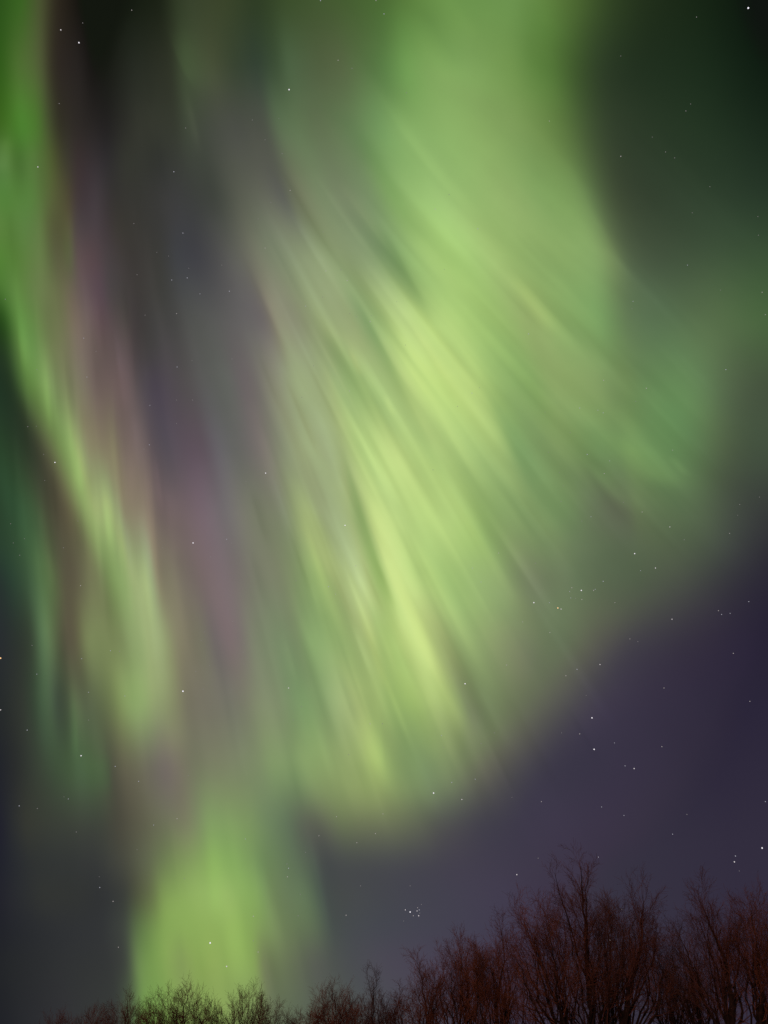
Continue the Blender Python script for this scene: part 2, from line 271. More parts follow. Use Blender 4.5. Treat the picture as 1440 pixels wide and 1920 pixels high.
# rays: x0 y0  xm ym  x1 y1  width-left width-right  dr dg db  fade-in fade-out
RAYS = """
648 815 738 1085 874 1375 6 26 28 26 16 .45 .35
690 930 742 1085 812 1260 6 11 14 13 8 .4 .4
700 1000 752 1130 836 1310 9 18 11 10 9 .4 .4
622 770 688 1000 764 1215 18 6 -34 -26 -26 .4 .4
688 575 764 735 892 980 7 36 22 19 14 .35 .45
640 510 714 650 806 805 20 6 -32 -25 -22 .45 .4
700 400 748 490 816 618 15 8 -24 -24 -17 .5 .35
765 600 802 655 850 730 8 9 15 13 8 .3 .4
790 640 822 700 860 770 9 9 -9 -8 -6 .3 .4
720 735 730 760 742 785 5 5 14 12 6 .4 .4
652 648 664 675 680 712 5 5 14 8 2 .4 .4
590 560 640 660 690 770 20 14 -7 -3 -6 .4 .4
548 880 600 1005 656 1150 9 12 20 23 10 .4 .4
560 930 588 1030 618 1130 6 7 9 10 4 .4 .4
590 950 628 1040 668 1140 10 12 -14 -8 -12 .3 .4
575 760 620 860 668 960 20 8 8 0 2 .4 .4
632 1030 685 1165 722 1310 7 10 26 23 13 .45 .35
600 1000 640 1090 676 1200 5 6 10 9 7 .4 .4
655 1040 705 1160 752 1290 5 5 12 10 8 .4 .4
610 960 650 1060 690 1160 5 5 -12 -8 -10 .4 .4
664 900 716 1030 766 1150 4 6 12 10 8 .4 .4
600 640 650 740 700 830 5 7 10 8 8 .4 .4
560 560 616 670 668 770 6 9 8 6 6 .4 .4
560 700 610 820 654 930 6 8 9 6 6 .4 .4
780 690 850 820 930 960 6 12 10 9 6 .4 .4
820 580 900 700 990 830 6 14 9 8 4 .4 .4
700 700 760 800 830 920 5 9 9 8 6 .4 .4
700 1110 742 1210 790 1310 16 10 -14 -10 -8 .35 .4
672 1080 700 1150 735 1240 6 8 -16 -10 -10 .3 .5
660 1060 690 1120 720 1190 5 7 8 10 8 .3 .5
722 1110 745 1160 765 1210 6 6 12 10 10 .4 .4
780 1160 822 1260 880 1390 34 9 10 9 5 .5 .35
840 1230 868 1300 900 1390 8 34 -14 -16 -6 .4 .4
860 640 905 740 966 880 46 12 14 14 6 .4 .25
900 720 960 830 1010 930 10 50 -10 -6 -4 .4 .4
740 560 830 690 950 900 30 30 6 6 2 .4 .4
820 800 870 930 920 1060 40 14 8 8 4 .4 .4
900 960 950 1060 1000 1170 40 10 8 8 6 .4 .3
1105 862 1148 918 1200 972 8 22 14 20 10 .35 .4
1085 855 1125 920 1188 995 13 7 -9 -11 -6 .45 .45
1150 800 1210 870 1275 925 28 30 10 14 4 .4 .3
1255 850 1270 870 1292 898 7 8 12 14 8 .4 .4
1030 250 1108 400 1196 552 60 14 11 13 7 .55 .3
1100 350 1150 450 1220 560 10 60 -8 -11 -5 .5 .4
960 500 1000 570 1050 640 16 36 12 10 2 .4 .4
1020 650 1090 740 1180 830 40 26 6 6 2 .4 .4
462 470 520 610 575 780 9 46 9 8 4 .5 .5
445 460 500 590 550 750 28 9 -6 -7 -2 .5 .5
510 260 548 370 600 490 7 44 7 8 4 .5 .5
480 270 530 370 580 480 24 7 -6 -7 -1 .5 .5
480 440 560 590 650 780 16 26 5 2 1 .4 .4
225 960 228 1010 236 1080 5 8 -10 -8 -6 .4 .4
272 760 286 960 300 1200 36 4 12 10 6 .4 .3
10 250 4 300 0 330 14 14 12 12 8 .3 .3
243 560 246 660 254 780 40 4 8 5 6 .4 .4
211 690 213 800 218 910 10 4 6 8 4 .4 .4
132 380 134 440 136 520 14 4 6 8 4 .4 .4
80 1020 88 1190 98 1370 24 10 5 10 4 .4 .4
112 1170 112 1260 110 1350 8 14 -8 -8 -6 .4 .4
133 1260 139 1350 144 1440 9 6 7 15 6 .45 .3
150 1330 150 1390 150 1440 4 20 -6 -8 -4 .4 .4
244 1210 262 1320 282 1430 34 22 6 7 3 .4 .4
300 1120 318 1230 336 1340 40 18 8 8 4 .4 .4
205 1400 204 1450 206 1500 30 4 -4 6 -2 .4 .4
392 1540 400 1640 408 1760 14 14 6 10 2 .4 .4
478 1540 488 1640 500 1780 8 20 -8 -8 -4 .4 .4
560 1500 594 1640 624 1800 36 6 4 8 4 .4 .4
590 1520 610 1640 640 1800 8 34 -4 -5 -4 .4 .4
702 1300 712 1380 716 1460 26 5 8 10 4 .4 .3
545 1320 552 1430 570 1540 12 12 -8 -8 -6 .4 .4
346 160 363 232 376 300 9 5 11 11 8 .45 .4
316 40 342 120 384 190 5 40 8 12 6 .4 .4
640 150 760 330 880 560 20 50 6 8 2 .4 .4
640 200 720 330 790 470 24 14 -10 -6 -8 .4 .4
"""
for ln in RAYS.strip().splitlines():
    x0, y0, xm, ym, x1, y1, wl, wr, dr, dg, db, fi, fo = map(float, ln.split())
    # quadratic through the three points, x as a function of y
    q = np.polyfit([y0, ym, y1], [x0, xm, x1], 2)
    xc = np.polyval(q, PY); sl = np.polyval(np.polyder(q), PY)
    d = (PX - xc) / np.sqrt(1 + sl * sl)
    w = np.where(d < 0, wl, wr)
    t = (PY - y0) / (y1 - y0)
    along = sstep(0, fi, t) * (1 - sstep(1 - fo, 1, t))
    T += 0.55 * (along * np.exp(-(d / w) ** 2))[..., None] * np.array((dr, dg, db))

# the many thin rays: each follows a field line, one side crisp and the other soft
def field_slope(x, y):
    v = (x - VX) / (y - VY)
    v *= 0.30 + 0.70 * float(sstep(60, 520, y))
    if x < 340: v = 0.07 + 0.05 * x / 340 + (v - 0.12) * float(sstep(230, 340, x))
    return min(v, 0.92)
gr = np.random.default_rng(21)
def stamp(x, y, L, wl, wr, amp, fi=.4, fo=.4):
    """a ray through (x, y), L long; amp is a fraction of the light already there, tinted"""
    pts = []
    for sgn in (-1, 1):
        px, py = x, y
        for k in range(4):
            px += sgn * field_slope(px, py) * L / 8; py += sgn * L / 8
            pts.append((py, px))
    pts.append((y, x)); pts.sort()
    yy = np.array([p[0] for p in pts]); xx = np.array([p[1] for p in pts])
    q = np.polyfit(yy - y, xx, 2)
    j0, j1 = np.searchsorted(ys, yy[0]), np.searchsorted(ys, yy[-1])
    m = 3 * max(wl, wr) + 10
    i0, i1 = np.searchsorted(xs, xx.min() - m), np.searchsorted(xs, xx.max() + m)
    if j1 - j0 < 3 or i1 - i0 < 3: return
    sy, sx = PY[j0:j1, i0:i1], PX[j0:j1, i0:i1]
    sl = np.polyval(np.polyder(q), sy - y)
    d = (sx - np.polyval(q, sy - y)) / np.sqrt(1 + sl * sl)
    t = (sy - yy[0]) / (yy[-1] - yy[0])
    w = sstep(0, fi, t) * (1 - sstep(1 - fo, 1, t)) * np.exp(-(d / np.where(d < 0, wl, wr)) ** 2)
    T[j0:j1, i0:i1] *= 1 + w[..., None] * np.array(amp)
def scatter(n, box, L, w, amp, centre=None, fade=None):
    for _ in range(n):
        x = gr.uniform(box[0], box[2]); y = gr.uniform(box[1], box[3])
        if centre is not None:
            if gr.random() > math.exp(-((x - centre[0]) / fade[0]) ** 2 - ((y - centre[1]) / fade[1]) ** 2): continue
        l = gr.uniform(*L); ww = gr.uniform(*w) * (0.6 + l / 500)
        a = gr.uniform(0.35, 1.0) * amp * 0.55 * (1 if gr.random() < 0.5 else -0.95)
        k = gr.uniform(1.6, 4.0)
        wl, wr = (ww, ww * k) if gr.random() < 0.7 else (ww * k, ww)
        h = gr.uniform(-.2, .2)
        stamp(x, y, l, wl, wr, (a * (1 + h * .5), a * .9, a * (1 - h)))
# broad soft folds, then fine rays; densest through the middle of the fan
scatter(70, (520, 250, 1200, 1400), (420, 800), (16, 34), .050)
scatter(420, (480, 250, 1120, 1480), (130, 360), (4.0, 9), .085, (735, 930), (260, 460))
scatter(260, (470, 400, 900, 1340), (120, 360), (3.0, 5.5), .11, (650, 930), (140, 380))
scatter(50, (880, 480, 1300, 980), (110, 260), (3.5, 7), .05)
scatter(60, (20, 560, 300, 1150), (110, 260), (3.0, 5), .09)
scatter(80, (800, 250, 1330, 1000), (140, 380), (7, 15), .035)
scatter(30, (1000, 700, 1330, 960), (90, 220), (6, 13), .055)
scatter(80, (140, 150, 560, 1400), (260, 600), (6, 18), .050)
scatter(60, (0, 150, 320, 1250), (160, 420), (5, 11), .065)
scatter(40, (40, 950, 360, 1420), (140, 320), (6, 13), .070)
scatter(40, (260, 1560, 620, 1860), (140, 300), (5, 14), .060)
scatter(40, (540, 1100, 900, 1500), (160, 320), (6, 14), .060)
scatter(26, (300, 0, 1100, 260), (160, 300), (14, 30), .060)
# fringe of short rays hanging along the lower left edge of the left curtain
FR = [(-6, 590), (30, 690), (64, 768), (100, 830), (132, 905), (158, 975), (184, 1022), (218, 1070), (252, 1130), (284, 1200)]
fx = np.array([p[0] for p in FR], float); fy_ = np.array([p[1] for p in FR], float)
for _ in range(60):
    x = gr.uniform(-4, 280); yb = np.interp(x, fx, fy_) + gr.uniform(-14, 22)
    l = gr.uniform(130, 340); a = gr.uniform(-.02, .055)
    stamp(x, yb - l * .5, l, gr.uniform(3.5, 7), gr.uniform(5, 11), (a * .85, a * 1.05, a * .7), .6, .3)
# uneven lower rim of the fan
for _ in range(34):
    x = gr.uniform(560, 960); yb = np.interp(x, [560, 700, 800, 900, 1000], [1500, 1530, 1500, 1420, 1330]) + gr.uniform(-60, 50)
    l = gr.uniform(120, 260); a = gr.uniform(-.03, .04)
    stamp(x, yb - l * .4, l, gr.uniform(9, 20), gr.uniform(9, 24), (a, a, a * .8), .5, .5)

# fine striation along the field lines
ang = np.arctan2(PX - VX, PY - VY); rad = np.hypot(PX - VX, PY - VY)
def smooth_noise(u, v, seed):
    g = np.random.default_rng(seed).uniform(-1, 1, (64, 512))
    u0 = np.floor(u).astype(int); v0 = np.floor(v).astype(int)
    fu = u - u0; fv = v - v0
    fu = fu * fu * (3 - 2 * fu); fv = fv * fv * (3 - 2 * fv)
    def G(a, b): return g[b % 64, a % 512]
    return ((G(u0, v0) * (1 - fu) + G(u0 + 1, v0) * fu) * (1 - fv) + (G(u0, v0 + 1) * (1 - fu) + G(u0 + 1, v0 + 1) * fu) * fv)
stri = 0.7 * smooth_noise(ang * 38 + 90, rad / 330, 1) + 0.3 * smooth_noise(ang * 95 + 200, rad / 240, 2)
gate = 0.35 + 0.65 * np.clip(0.5 + 0.8 * smooth_noise(PX / 210 + 30, PY / 260 + 20, 4), 0, 1)
upper = 0.15 + 0.85 * sstep(250, 650, PY)
bright = 0.45 + 0.55 * sstep(70, 160, T[..., 1])
T *= (1 + 0.034 * bright * gate * upper * stri)[..., None]
# slow drifts of hue (nitrogen red, oxygen green) stretched along the rays
hue = 0.65 * smooth_noise(ang * 9 + 40, rad / 300 + 9, 7) + 0.35 * smooth_noise(ang * 26 + 70, rad / 170 + 5, 8)
hk = sstep(60, 120, T[..., 1]) * 0.8 * (1 - sstep(1000, 1150, PX))
T[..., 0] += 2.4 * hue * hk; T[..., 1] -= 1.0 * hue * hk; T[..., 2] += 1.2 * hue * hk
# the sensor-like shoulder: the brightest rays pale instead of going to pure yellow
G_ = T[..., 1]
T *= (np.where(G_ > 214, 214 + 18 * (1 - np.exp(-np.maximum(G_ - 214, 0) / 18)), G_) / np.maximum(G_, 1))[..., None]
hi = sstep(120, 190, T[..., 1])
T[..., 0] = T[..., 0] * (1 - hi) + hi * np.minimum(T[..., 0], 0.905 * T[..., 1])
T[..., 2] = T[..., 2] * (1 - hi) + hi * np.maximum(T[..., 2], 0.53 * T[..., 1])
grey = T.mean(-1, keepdims=True)
T = grey + (T - grey) * 1.0
T = np.clip(T, 0, 235)

# past the described part of the sky the same forms carry on (left: the curtain climbs on along its fringe)
OX = np.maximum(-PX, 0)
SXp = np.where(PX < 0, 0.45 * OX, np.where(PX > 1440, 1440 - (PX - 1440) * .7, PX))
SYp = np.clip(np.where(PY < 0, -PY * .8, PY) + 1.5 * OX, 0, 1920 + PADB)
T = T[np.rint((SYp + PADT) / STEP).astype(int), np.rint((SXp + PADX) / STEP).astype(int)]
D = sky_dir(PX, PY)
A = np.maximum(lin(T) - base_sky(D), 0)
# the glow dies out beyond the part of the sky that is described
edge = sstep(-PADX, -PADX + 300, PX) * (1 - sstep(1440 + PADX - 300, 1440 + PADX, PX)) * sstep(-PADT, -PADT + 260, PY) * (1 - sstep(1920, 1920 + PADB, PY))
lum = A.max(-1)
A *= (sstep(0.0008, 0.006, blur(lum, 4, 4)) * edge)[..., None]

def poly_sd(poly):
    """signed distance to a closed outline on the chart, positive inside"""
    P = np.array(poly, float); best = np.full(PX.shape, 1e9); ins = np.zeros(PX.shape, bool)
    for (ax, ay), (bx, by) in zip(P, np.roll(P, -1, 0)):
        ex, ey = bx - ax, by - ay
        t = np.clip(((PX - ax) * ex + (PY - ay) * ey) / (ex * ex + ey * ey), 0, 1)
        best = np.minimum(best, np.hypot(PX - ax - t * ex, PY - ay - t * ey))
        if ey != 0:
            c = ((ay > PY) != (by > PY)) & (PX < ex * (PY - ay) / ey + ax)
            ins ^= c
    return np.where(ins, best, -best)

FORMS = [
 ("aurora_curtain", [(-400, -300), (110, -300), (130, 300), (135, 520), (160, 740), (290, 960), (345, 1240), (345, 1360), (270, 1430), (215, 1400), (160, 1160), (130, 980), (30, 760), (-400, 480)],
  "bright green aurora curtain down the left edge with a sharp yellow-green lower fringe"),
 ("aurora_rays", [(-400, 480), (30, 760), (130, 980), (160, 1160), (215, 1400), (225, 1540), (120, 1640), (-400, 1640)],
  "dim dark green aurora rays fading out below the left curtain"),
 ("aurora_veil", [(110, -300), (560, -300), (520, 200), (540, 420), (520, 640), (520, 900), (500, 1180), (540, 1480), (540, 1540), (330, 1560), (215, 1540), (270, 1430), (345, 1360), (345, 1240), (290, 960), (160, 740), (135, 520), (130, 300)],
  "grey violet aurora veil between the left curtain and the broad green fan"),
 ("aurora_fan", [(560, -300), (1120, -300), (1110, 200), (1160, 460), (1150, 700), (1090, 900), (1020, 1100), (960, 1360), (840, 1560), (620, 1570), (540, 1520), (500, 1180), (520, 900), (520, 640), (540, 420), (520, 200)],
  "broad bright yellow-green aurora fan with slanting rays across the middle of the sky"),
 ("aurora_lobe", [(1120, -300), (1840, -300), (1840, 1000), (1440, 1060), (1250, 1220), (1040, 1400), (960, 1360), (1020, 1100), (1090, 900), (1150, 700), (1160, 460), (1110, 200)],
  "dull green aurora lobe right of the bright fan above the purple sky"),
 ("aurora_glow", [(215, 1545), (330, 1560), (540, 1540), (640, 1580), (680, 1800), (700, 2100), (180, 2100), (190, 1700)],
  "low yellow-green aurora glow standing directly on the treetops"),
]
sds = [poly_sd(f[1]) for f in FORMS]
mx = np.max(sds, axis=0)
wts = [np.exp(np.maximum((s - mx) / 14.0, -40)) for s in sds]
tot = sum(wts)

M_aur = bpy.data.materials.new("aurora_light"); M_aur.use_nodes = True
t = M_aur.node_tree; t.nodes.clear()
at_n = t.nodes.new('ShaderNodeAttribute'); at_n.attribute_name = 'glow'
em = t.nodes.new('ShaderNodeEmission'); tr = t.nodes.new('ShaderNodeBsdfTransparent'); ad = t.nodes.new('ShaderNodeAddShader')
ou = t.nodes.new('ShaderNodeOutputMaterial')
tcn = t.nodes.new('ShaderNodeTexCoord'); nzn = t.nodes.new('ShaderNodeTexNoise')
nzn.inputs['Scale'].default_value = 0.004; nzn.inputs['Detail'].default_value = 3
mrn = t.nodes.new('ShaderNodeMapRange'); mrn.inputs['To Min'].default_value = 0.95; mrn.inputs['To Max'].default_value = 1.05
vm = t.nodes.new('ShaderNodeVectorMath'); vm.operation = 'SCALE'
t.links.new(tcn.outputs['Object'], nzn.inputs['Vector']); t.links.new(nzn.outputs['Fac'], mrn.inputs['Value'])
t.links.new(at_n.outputs['Color'], vm.inputs[0]); t.links.new(mrn.outputs[0], vm.inputs['Scale'])
t.links.new(vm.outputs[0], em.inputs['Color'])
t.links.new(em.outputs[0], ad.inputs[0]); t.links.new(tr.outputs[0], ad.inputs[1]); t.links.new(ad.outputs[0], ou.inputs['Surface'])
M_aur.cycles.emission_sampling = 'NONE'

H_, W_ = PX.shape
gi = np.arange(H_ * W_).reshape(H_, W_)
quads = np.stack([gi[:-1, :-1], gi[1:, :-1], gi[1:, 1:], gi[:-1, 1:]], -1).reshape(-1, 4)
for k, (name, poly, label) in enumerate(FORMS):
    Ak = A * (wts[k] / tot)[..., None]
    on = Ak.max(-1).ravel() > 0.0004
    fq = quads[on[quads].any(1)]
    used, inv = np.unique(fq, return_inverse=True)
    rad_k = 5200.0 + 60 * k
    pos = D.reshape(-1, 3)[used] * rad_k + np.array(EYE)
    o = link_mesh(name, pos, inv.reshape(-1, 4), M_aur)
    ca = o.data.color_attributes.new('glow', 'FLOAT_COLOR', 'POINT')
    col = np.ones((len(used), 4), np.float32); col[:, :3] = Ak.reshape(-1, 3)[used]
    ca.data.foreach_set('color', col.ravel())
    tag(o, label, "aurora")

# ------------------------------------------------------------------ stars
STAR_R = 4900.0
def star_mat(name, kelvin, strength):
    m = bpy.data.materials.new(name); m.use_nodes = True
    t = m.node_tree; t.nodes.clear()
    bb = t.nodes.new('ShaderNodeBlackbody'); bb.inputs[0].default_value = kelvin
    e = t.nodes.new('ShaderNodeEmission'); e.inputs['Strength'].default_value = strength
    o = t.nodes.new('ShaderNodeOutputMaterial')
    t.links.new(bb.outputs[0], e.inputs['Color']); t.links.new(e.outputs[0], o.inputs['Surface'])
    m.cycles.emission_sampling = 'NONE'
    return m
def star_mesh(name, rad, mat):
    # twelve-sided ball
    vs = []; fs = []
    nl, ns = 6, 10
    for i in range(1, nl):
        th = math.pi * i / nl
        for j in range(ns):
            ph = 2 * math.pi * j / ns
            vs.append((rad * math.sin(th) * math.cos(ph), rad * math.sin(th) * math.sin(ph), rad * math.cos(th)))
    top = len(vs); vs.append((0, 0, rad)); bot = len(vs); vs.append((0, 0, -rad))
    for i in range(nl - 2):
        for j in range(ns):
            a = i * ns + j; b = i * ns + (j + 1) % ns
            fs.append((a, a + ns, b + ns, b))
    for j in range(ns):
        fs.append((top, j, (j + 1) % ns)); fs.append((bot, (nl - 2) * ns + (j + 1) % ns, (nl - 2) * ns + j))
    me = bpy.data.meshes.new(name); me.from_pydata(vs, [], fs); me.materials.append(mat)
    return me
SM = {
 'f': [star_mesh("star", 2.0, star_mat("faint_starlight", 6200, 0.21))],
 'm': [star_mesh("star", 2.3, star_mat("starlight", 6000, 0.38)), star_mesh("star", 2.4, star_mat("cool_starlight", 7200, 0.37))],
 'b': [star_mesh("star", 2.9, star_mat("clear_starlight", 6300, 0.6))],
 'B': [star_mesh("star", 3.6, star_mat("bright_starlight", 6600, 0.92))],
 'X': [star_mesh("star", 4.3, star_mat("brightest_starlight", 6800, 1.05))],
 'r': [star_mesh("star", 3.4, star_mat("red_starlight", 3600, 0.9))],
}
STARS = {
'f': "155,43 111,194 348,240 473,225 251,419 294,473 316,480 354,503 416,497 257,515 272,591 10,561 660,128 762,174 523,222 497,262 529,288 508,380 484,410 842,365 606,435 639,506 833,505 605,557 744,566 656,588 668,594 696,592 1306,32 1164,105 1223,257 1295,195 1286,208 1248,285 1265,296 1331,350 1298,399 1421,406 1422,441 1351,544 1185,578 180,659 69,693 360,676 435,673 331,750 361,750 331,794 68,799 52,800 270,842 84,901 82,852 461,903 20,982 46,1010 25,1018 37,1041 119,1027 146,977 434,1018 304,1027 395,1044 224,1221 166,1350 268,1359 353,1454 120,1494 70,1516 143,1560 257,1593 186,1644 377,1201 383,1185 458,1206 456,1223 436,1165 457,1245 367,1259 393,1248 381,1292 60,1210 346,1647 588,686 566,745 858,762 899,727 812,881 514,869 555,1089 493,1124 760,647 565,1325 550,1350 717,1357 654,1415 832,1401 902,1394 927,1374 573,1598 538,1620 563,1677 559,1717 676,1661 769,1661 475,1764 1192,753 1022,773 1069,811 1028,848 1049,886 1056,911 1052,940 1169,942 1091,977 1283,1012 1424,932 1383,966 1387,946 1004,1056 1079,1122 1196,1203 1099,1304 1053,1374 1288,1527 1386,1633 1009,1609 1166,1705 960,1495",
'm': "247,19 326,322 343,437 322,525 351,521 375,551 430,546 331,588 157,634 601,1 705,1 720,26 634,113 544,357 816,392 896,429 497,465 611,508 651,526 573,574 694,603 1030,227 1164,293 1289,497 1429,548 1187,565 1435,590 991,626 163,707 332,688 281,760 280,834 425,1011 151,1098 207,1220 153,1235 69,1264 166,1298 234,1305 51,1369 216,1437 260,1465 128,1498 36,1511 332,1535 288,1547 187,1664 212,1690 222,1776 460,1573 655,733 885,737 667,1061 616,1100 629,1114 935,1037 886,1065 902,1091 694,1357 950,1247 828,1379 847,1467 891,1461 631,1531 718,1526 704,1563 598,1567 669,1580 541,1628 539,1644 649,1716 484,1785 475,1718 1132,713 1361,693 1212,728 1087,765 1121,769 1131,774 1101,852 1143,864 1133,888 1261,844 1204,960 1108,969 1368,1000 1201,1070 1131,1090 1153,1130 1031,1186 980,1166 1347,1145 1353,1152 1369,1150 1404,1128 1181,1198 1375,1225 1082,1255 1061,1267 1245,1290 1406,1315 1087,1376 1152,1393 1241,1400 1172,1436 1015,1503 1128,1513 1170,1529 1261,1564 1435,1503 1379,1605 1122,1607",
}
NAMED = [
 ('b', 114, 56, "bright star, left one of the pair in the dark gap at top left"),
 ('B', 148, 80, "bright star, right one of the pair in the dark gap at top left"),
 ('b', 71, 313, "clear star shining through the upper green curtain at the left edge"),
 ('B', 542, 168, "bright lone star in the dim green left of the fan's upper end"),
 ('X', 1403, 15, "brightest star in the top right corner of the sky"),
 ('B', 103, 867, "bright star beside the left curtain's yellow-green fringe"),
 ('B', 362, 1018, "bright blue-white star in the violet veil"),
 ('X', 343, 1296, "large brilliant star beside the foot of the left green curtain"),
 ('B', 152, 1417, "bright star under the dim green rays at the lower left"),
 ('r', 1, 1234, "reddish star at the very left edge of the picture"),
 ('b', 1, 1331, "white star at the very left edge below the reddish star"),
 ('B', 498, 887, "bright star on the boundary of violet veil and green fan"),
 ('B', 647, 985, "bright star among the fan's central rays"),
 ('b', 541, 1290, "clear star at the left edge of the fan's lower part"),
 ('B', 872, 1282, "bright star at the foot of the fan's longest yellow ray"),
 ('B', 813, 1487, "bright star in the soft lower rim of the green fan"),
 ('b', 866, 1499, "clear star just outside the fan's lower rim in purple sky"),
 ('B', 394, 1768, "bright star inside the low green glow above the trees"),
 ('b', 425, 1812, "clear star in the low green glow touching the treetops"),
 ('b', 1256, 988, "clear star under the short slanting rays of the dull green lobe"),
 ('B', 1190, 1038, "bright star in dull green sky above the loose star group"),
 ('b', 1229, 1065, "clear star lower right of the bright star in dull green sky"),
 ('b', 1260, 1161, "clear star where the dull green fades into purple"),
 ('b', 1125, 1246, "clear star on the green and purple boundary above two bright stars"),
 ('B', 1110, 1346, "bright star, upper one of two in the clear purple sky"),
 ('B', 1114, 1405, "bright star, lower one of two in the clear purple sky"),
 ('b', 1189, 1441, "clear star in purple sky lower right of the two bright stars"),
 ('B', 1429, 1590, "bright star at the right edge above the trees"),
 ('b', 1377, 1616, "clear star left of the bright right-edge star above the trees"),
 ('b', 969, 1640, "clear star just left of the tallest bare tree's top"),
 ('m', 1144, 1763, "star glinting through the branches of the tallest bare trees"),
 ('B', 1001, 1130, "bright star at the left end of the loose star group"),
 ('B', 1090, 1107, "bright star in the middle of the loose star group"),
]
for i, (dx, dy, k) in enumerate([(760, 1706, 'b'), (769, 1710, 'B'), (782, 1708, 'b'), (786, 1706, 'm'), (783, 1702, 'm'), (775, 1717, 'm'), (785, 1717, 'b'), (787, 1712, 'f'), (790, 1696, 'f'), (757, 1727, 'f')]):
    lb = "small star in the tight cluster low above the treetops"
    if k == 'B': lb = "brightest star of the tight cluster low above the treetops"
    NAMED.append((k, dx, dy, lb, "stars of the tight cluster above the treetops"))
for (dx, dy, k) in [(1072, 1102, 'm'), (1068, 1109, 'm'), (1116, 1105, 'm'), (1113, 1107, 'm'), (1070, 1121, 'm'), (1091, 1124, 'm'), (1030, 1130, 'm'), (1052, 1142, 'b')]:
    NAMED.append((k, dx, dy, "small star of the loose star group right of the fan", "stars of the loose group right of the fan"))
NAMED.append(('r', 1046, 1140, "faint orange star of the loose star group right of the fan"))
rnd = random.Random(3)
def put_star(k, px, py, label, group):
    me = SM[k][rnd.randrange(len(SM[k]))]
    o = bpy.data.objects.new("star", me); COL.objects.link(o)
    o.location = Vector(tuple(sky_dir(px, py) * STAR_R)) + EYE
    s = rnd.uniform(0.85, 1.15)
    o.scale = (s, s, s)
    tag(o, label, "star", group)
for it in NAMED:
    put_star(it[0], it[1], it[2], it[3], it[4] if len(it) > 4 else "bright stars")
for k, s in STARS.items():
    for p in s.split():
        a, b = map(float, p.split(','))
        if k == 'f': put_star(k, a, b, "faint pinprick star scattered across the night sky", "faint stars scattered across the sky")
        else: put_star(k, a, b, "small white star scattered across the night sky", "small stars scattered across the sky")

# ------------------------------------------------------------------ bare trees
M_bark = principled("dark_bark", (0.016, 0.010, 0.009), (0.042, 0.026, 0.021), 7.0, 0.95, 0.5)
M_twig = principled("red_brown_twigs", (0.10, 0.045, 0.038), (0.21, 0.095, 0.078), 1.3, 0.8, 0.0)
M_twig_warm = principled("rust_brown_twigs", (0.13, 0.052, 0.034), (0.30, 0.125, 0.085), 1.1, 0.8, 0.0)
M_twig_dull = principled("grey_brown_twigs", (0.07, 0.040, 0.036), (0.15, 0.085, 0.075), 1.5, 0.8, 0.0)

def tubes(lines, sides):
    """polylines [(pts, radii)] -> verts, quads"""
    buckets = {}
    for p, r in lines: buckets.setdefault(len(p), []).append((p, r))
    V = []; F = []; off = 0
    for n, L in buckets.items():
        P = np.array([l[0] for l in L], float); Rr = np.array([l[1] for l in L], float)
        Tn = np.empty_like(P)
        Tn[:, 1:-1] = P[:, 2:] - P[:, :-2]; Tn[:, 0] = P[:, 1] - P[:, 0]; Tn[:, -1] = P[:, -1] - P[:, -2]
        Tn /= np.linalg.norm(Tn, axis=-1, keepdims=True) + 1e-9
        ref = np.where(np.abs(Tn[..., :1]) < 0.8, np.array((1.0, 0, 0)), np.array((0, 1.0, 0)))
        U = np.cross(Tn, ref); U /= np.linalg.norm(U, axis=-1, keepdims=True) + 1e-9
        Vv = np.cross(Tn, U)
        a = np.arange(sides) * 2 * math.pi / sides
        ring = (np.cos(a)[:, None] * U[:, :, None, :] + np.sin(a)[:, None] * Vv[:, :, None, :]) * Rr[:, :, None, None] + P[:, :, None, :]
        B = len(L)
        V.append(ring.reshape(-1, 3))
        idx = (np.arange(B * n * sides) + off).reshape(B, n, sides)
        a0 = idx[:, :-1, :]; a1 = idx[:, 1:, :]
        F.append(np.stack([a0, np.roll(a0, -1, 2), np.roll(a1, -1, 2), a1], -1).reshape(-1, 4))
        off += B * n * sides
    return np.concatenate(V), np.concatenate(F)

def norm3(v):
    l = math.sqrt(v[0] * v[0] + v[1] * v[1] + v[2] * v[2]) + 1e-9
    return (v[0] / l, v[1] / l, v[2] / l)

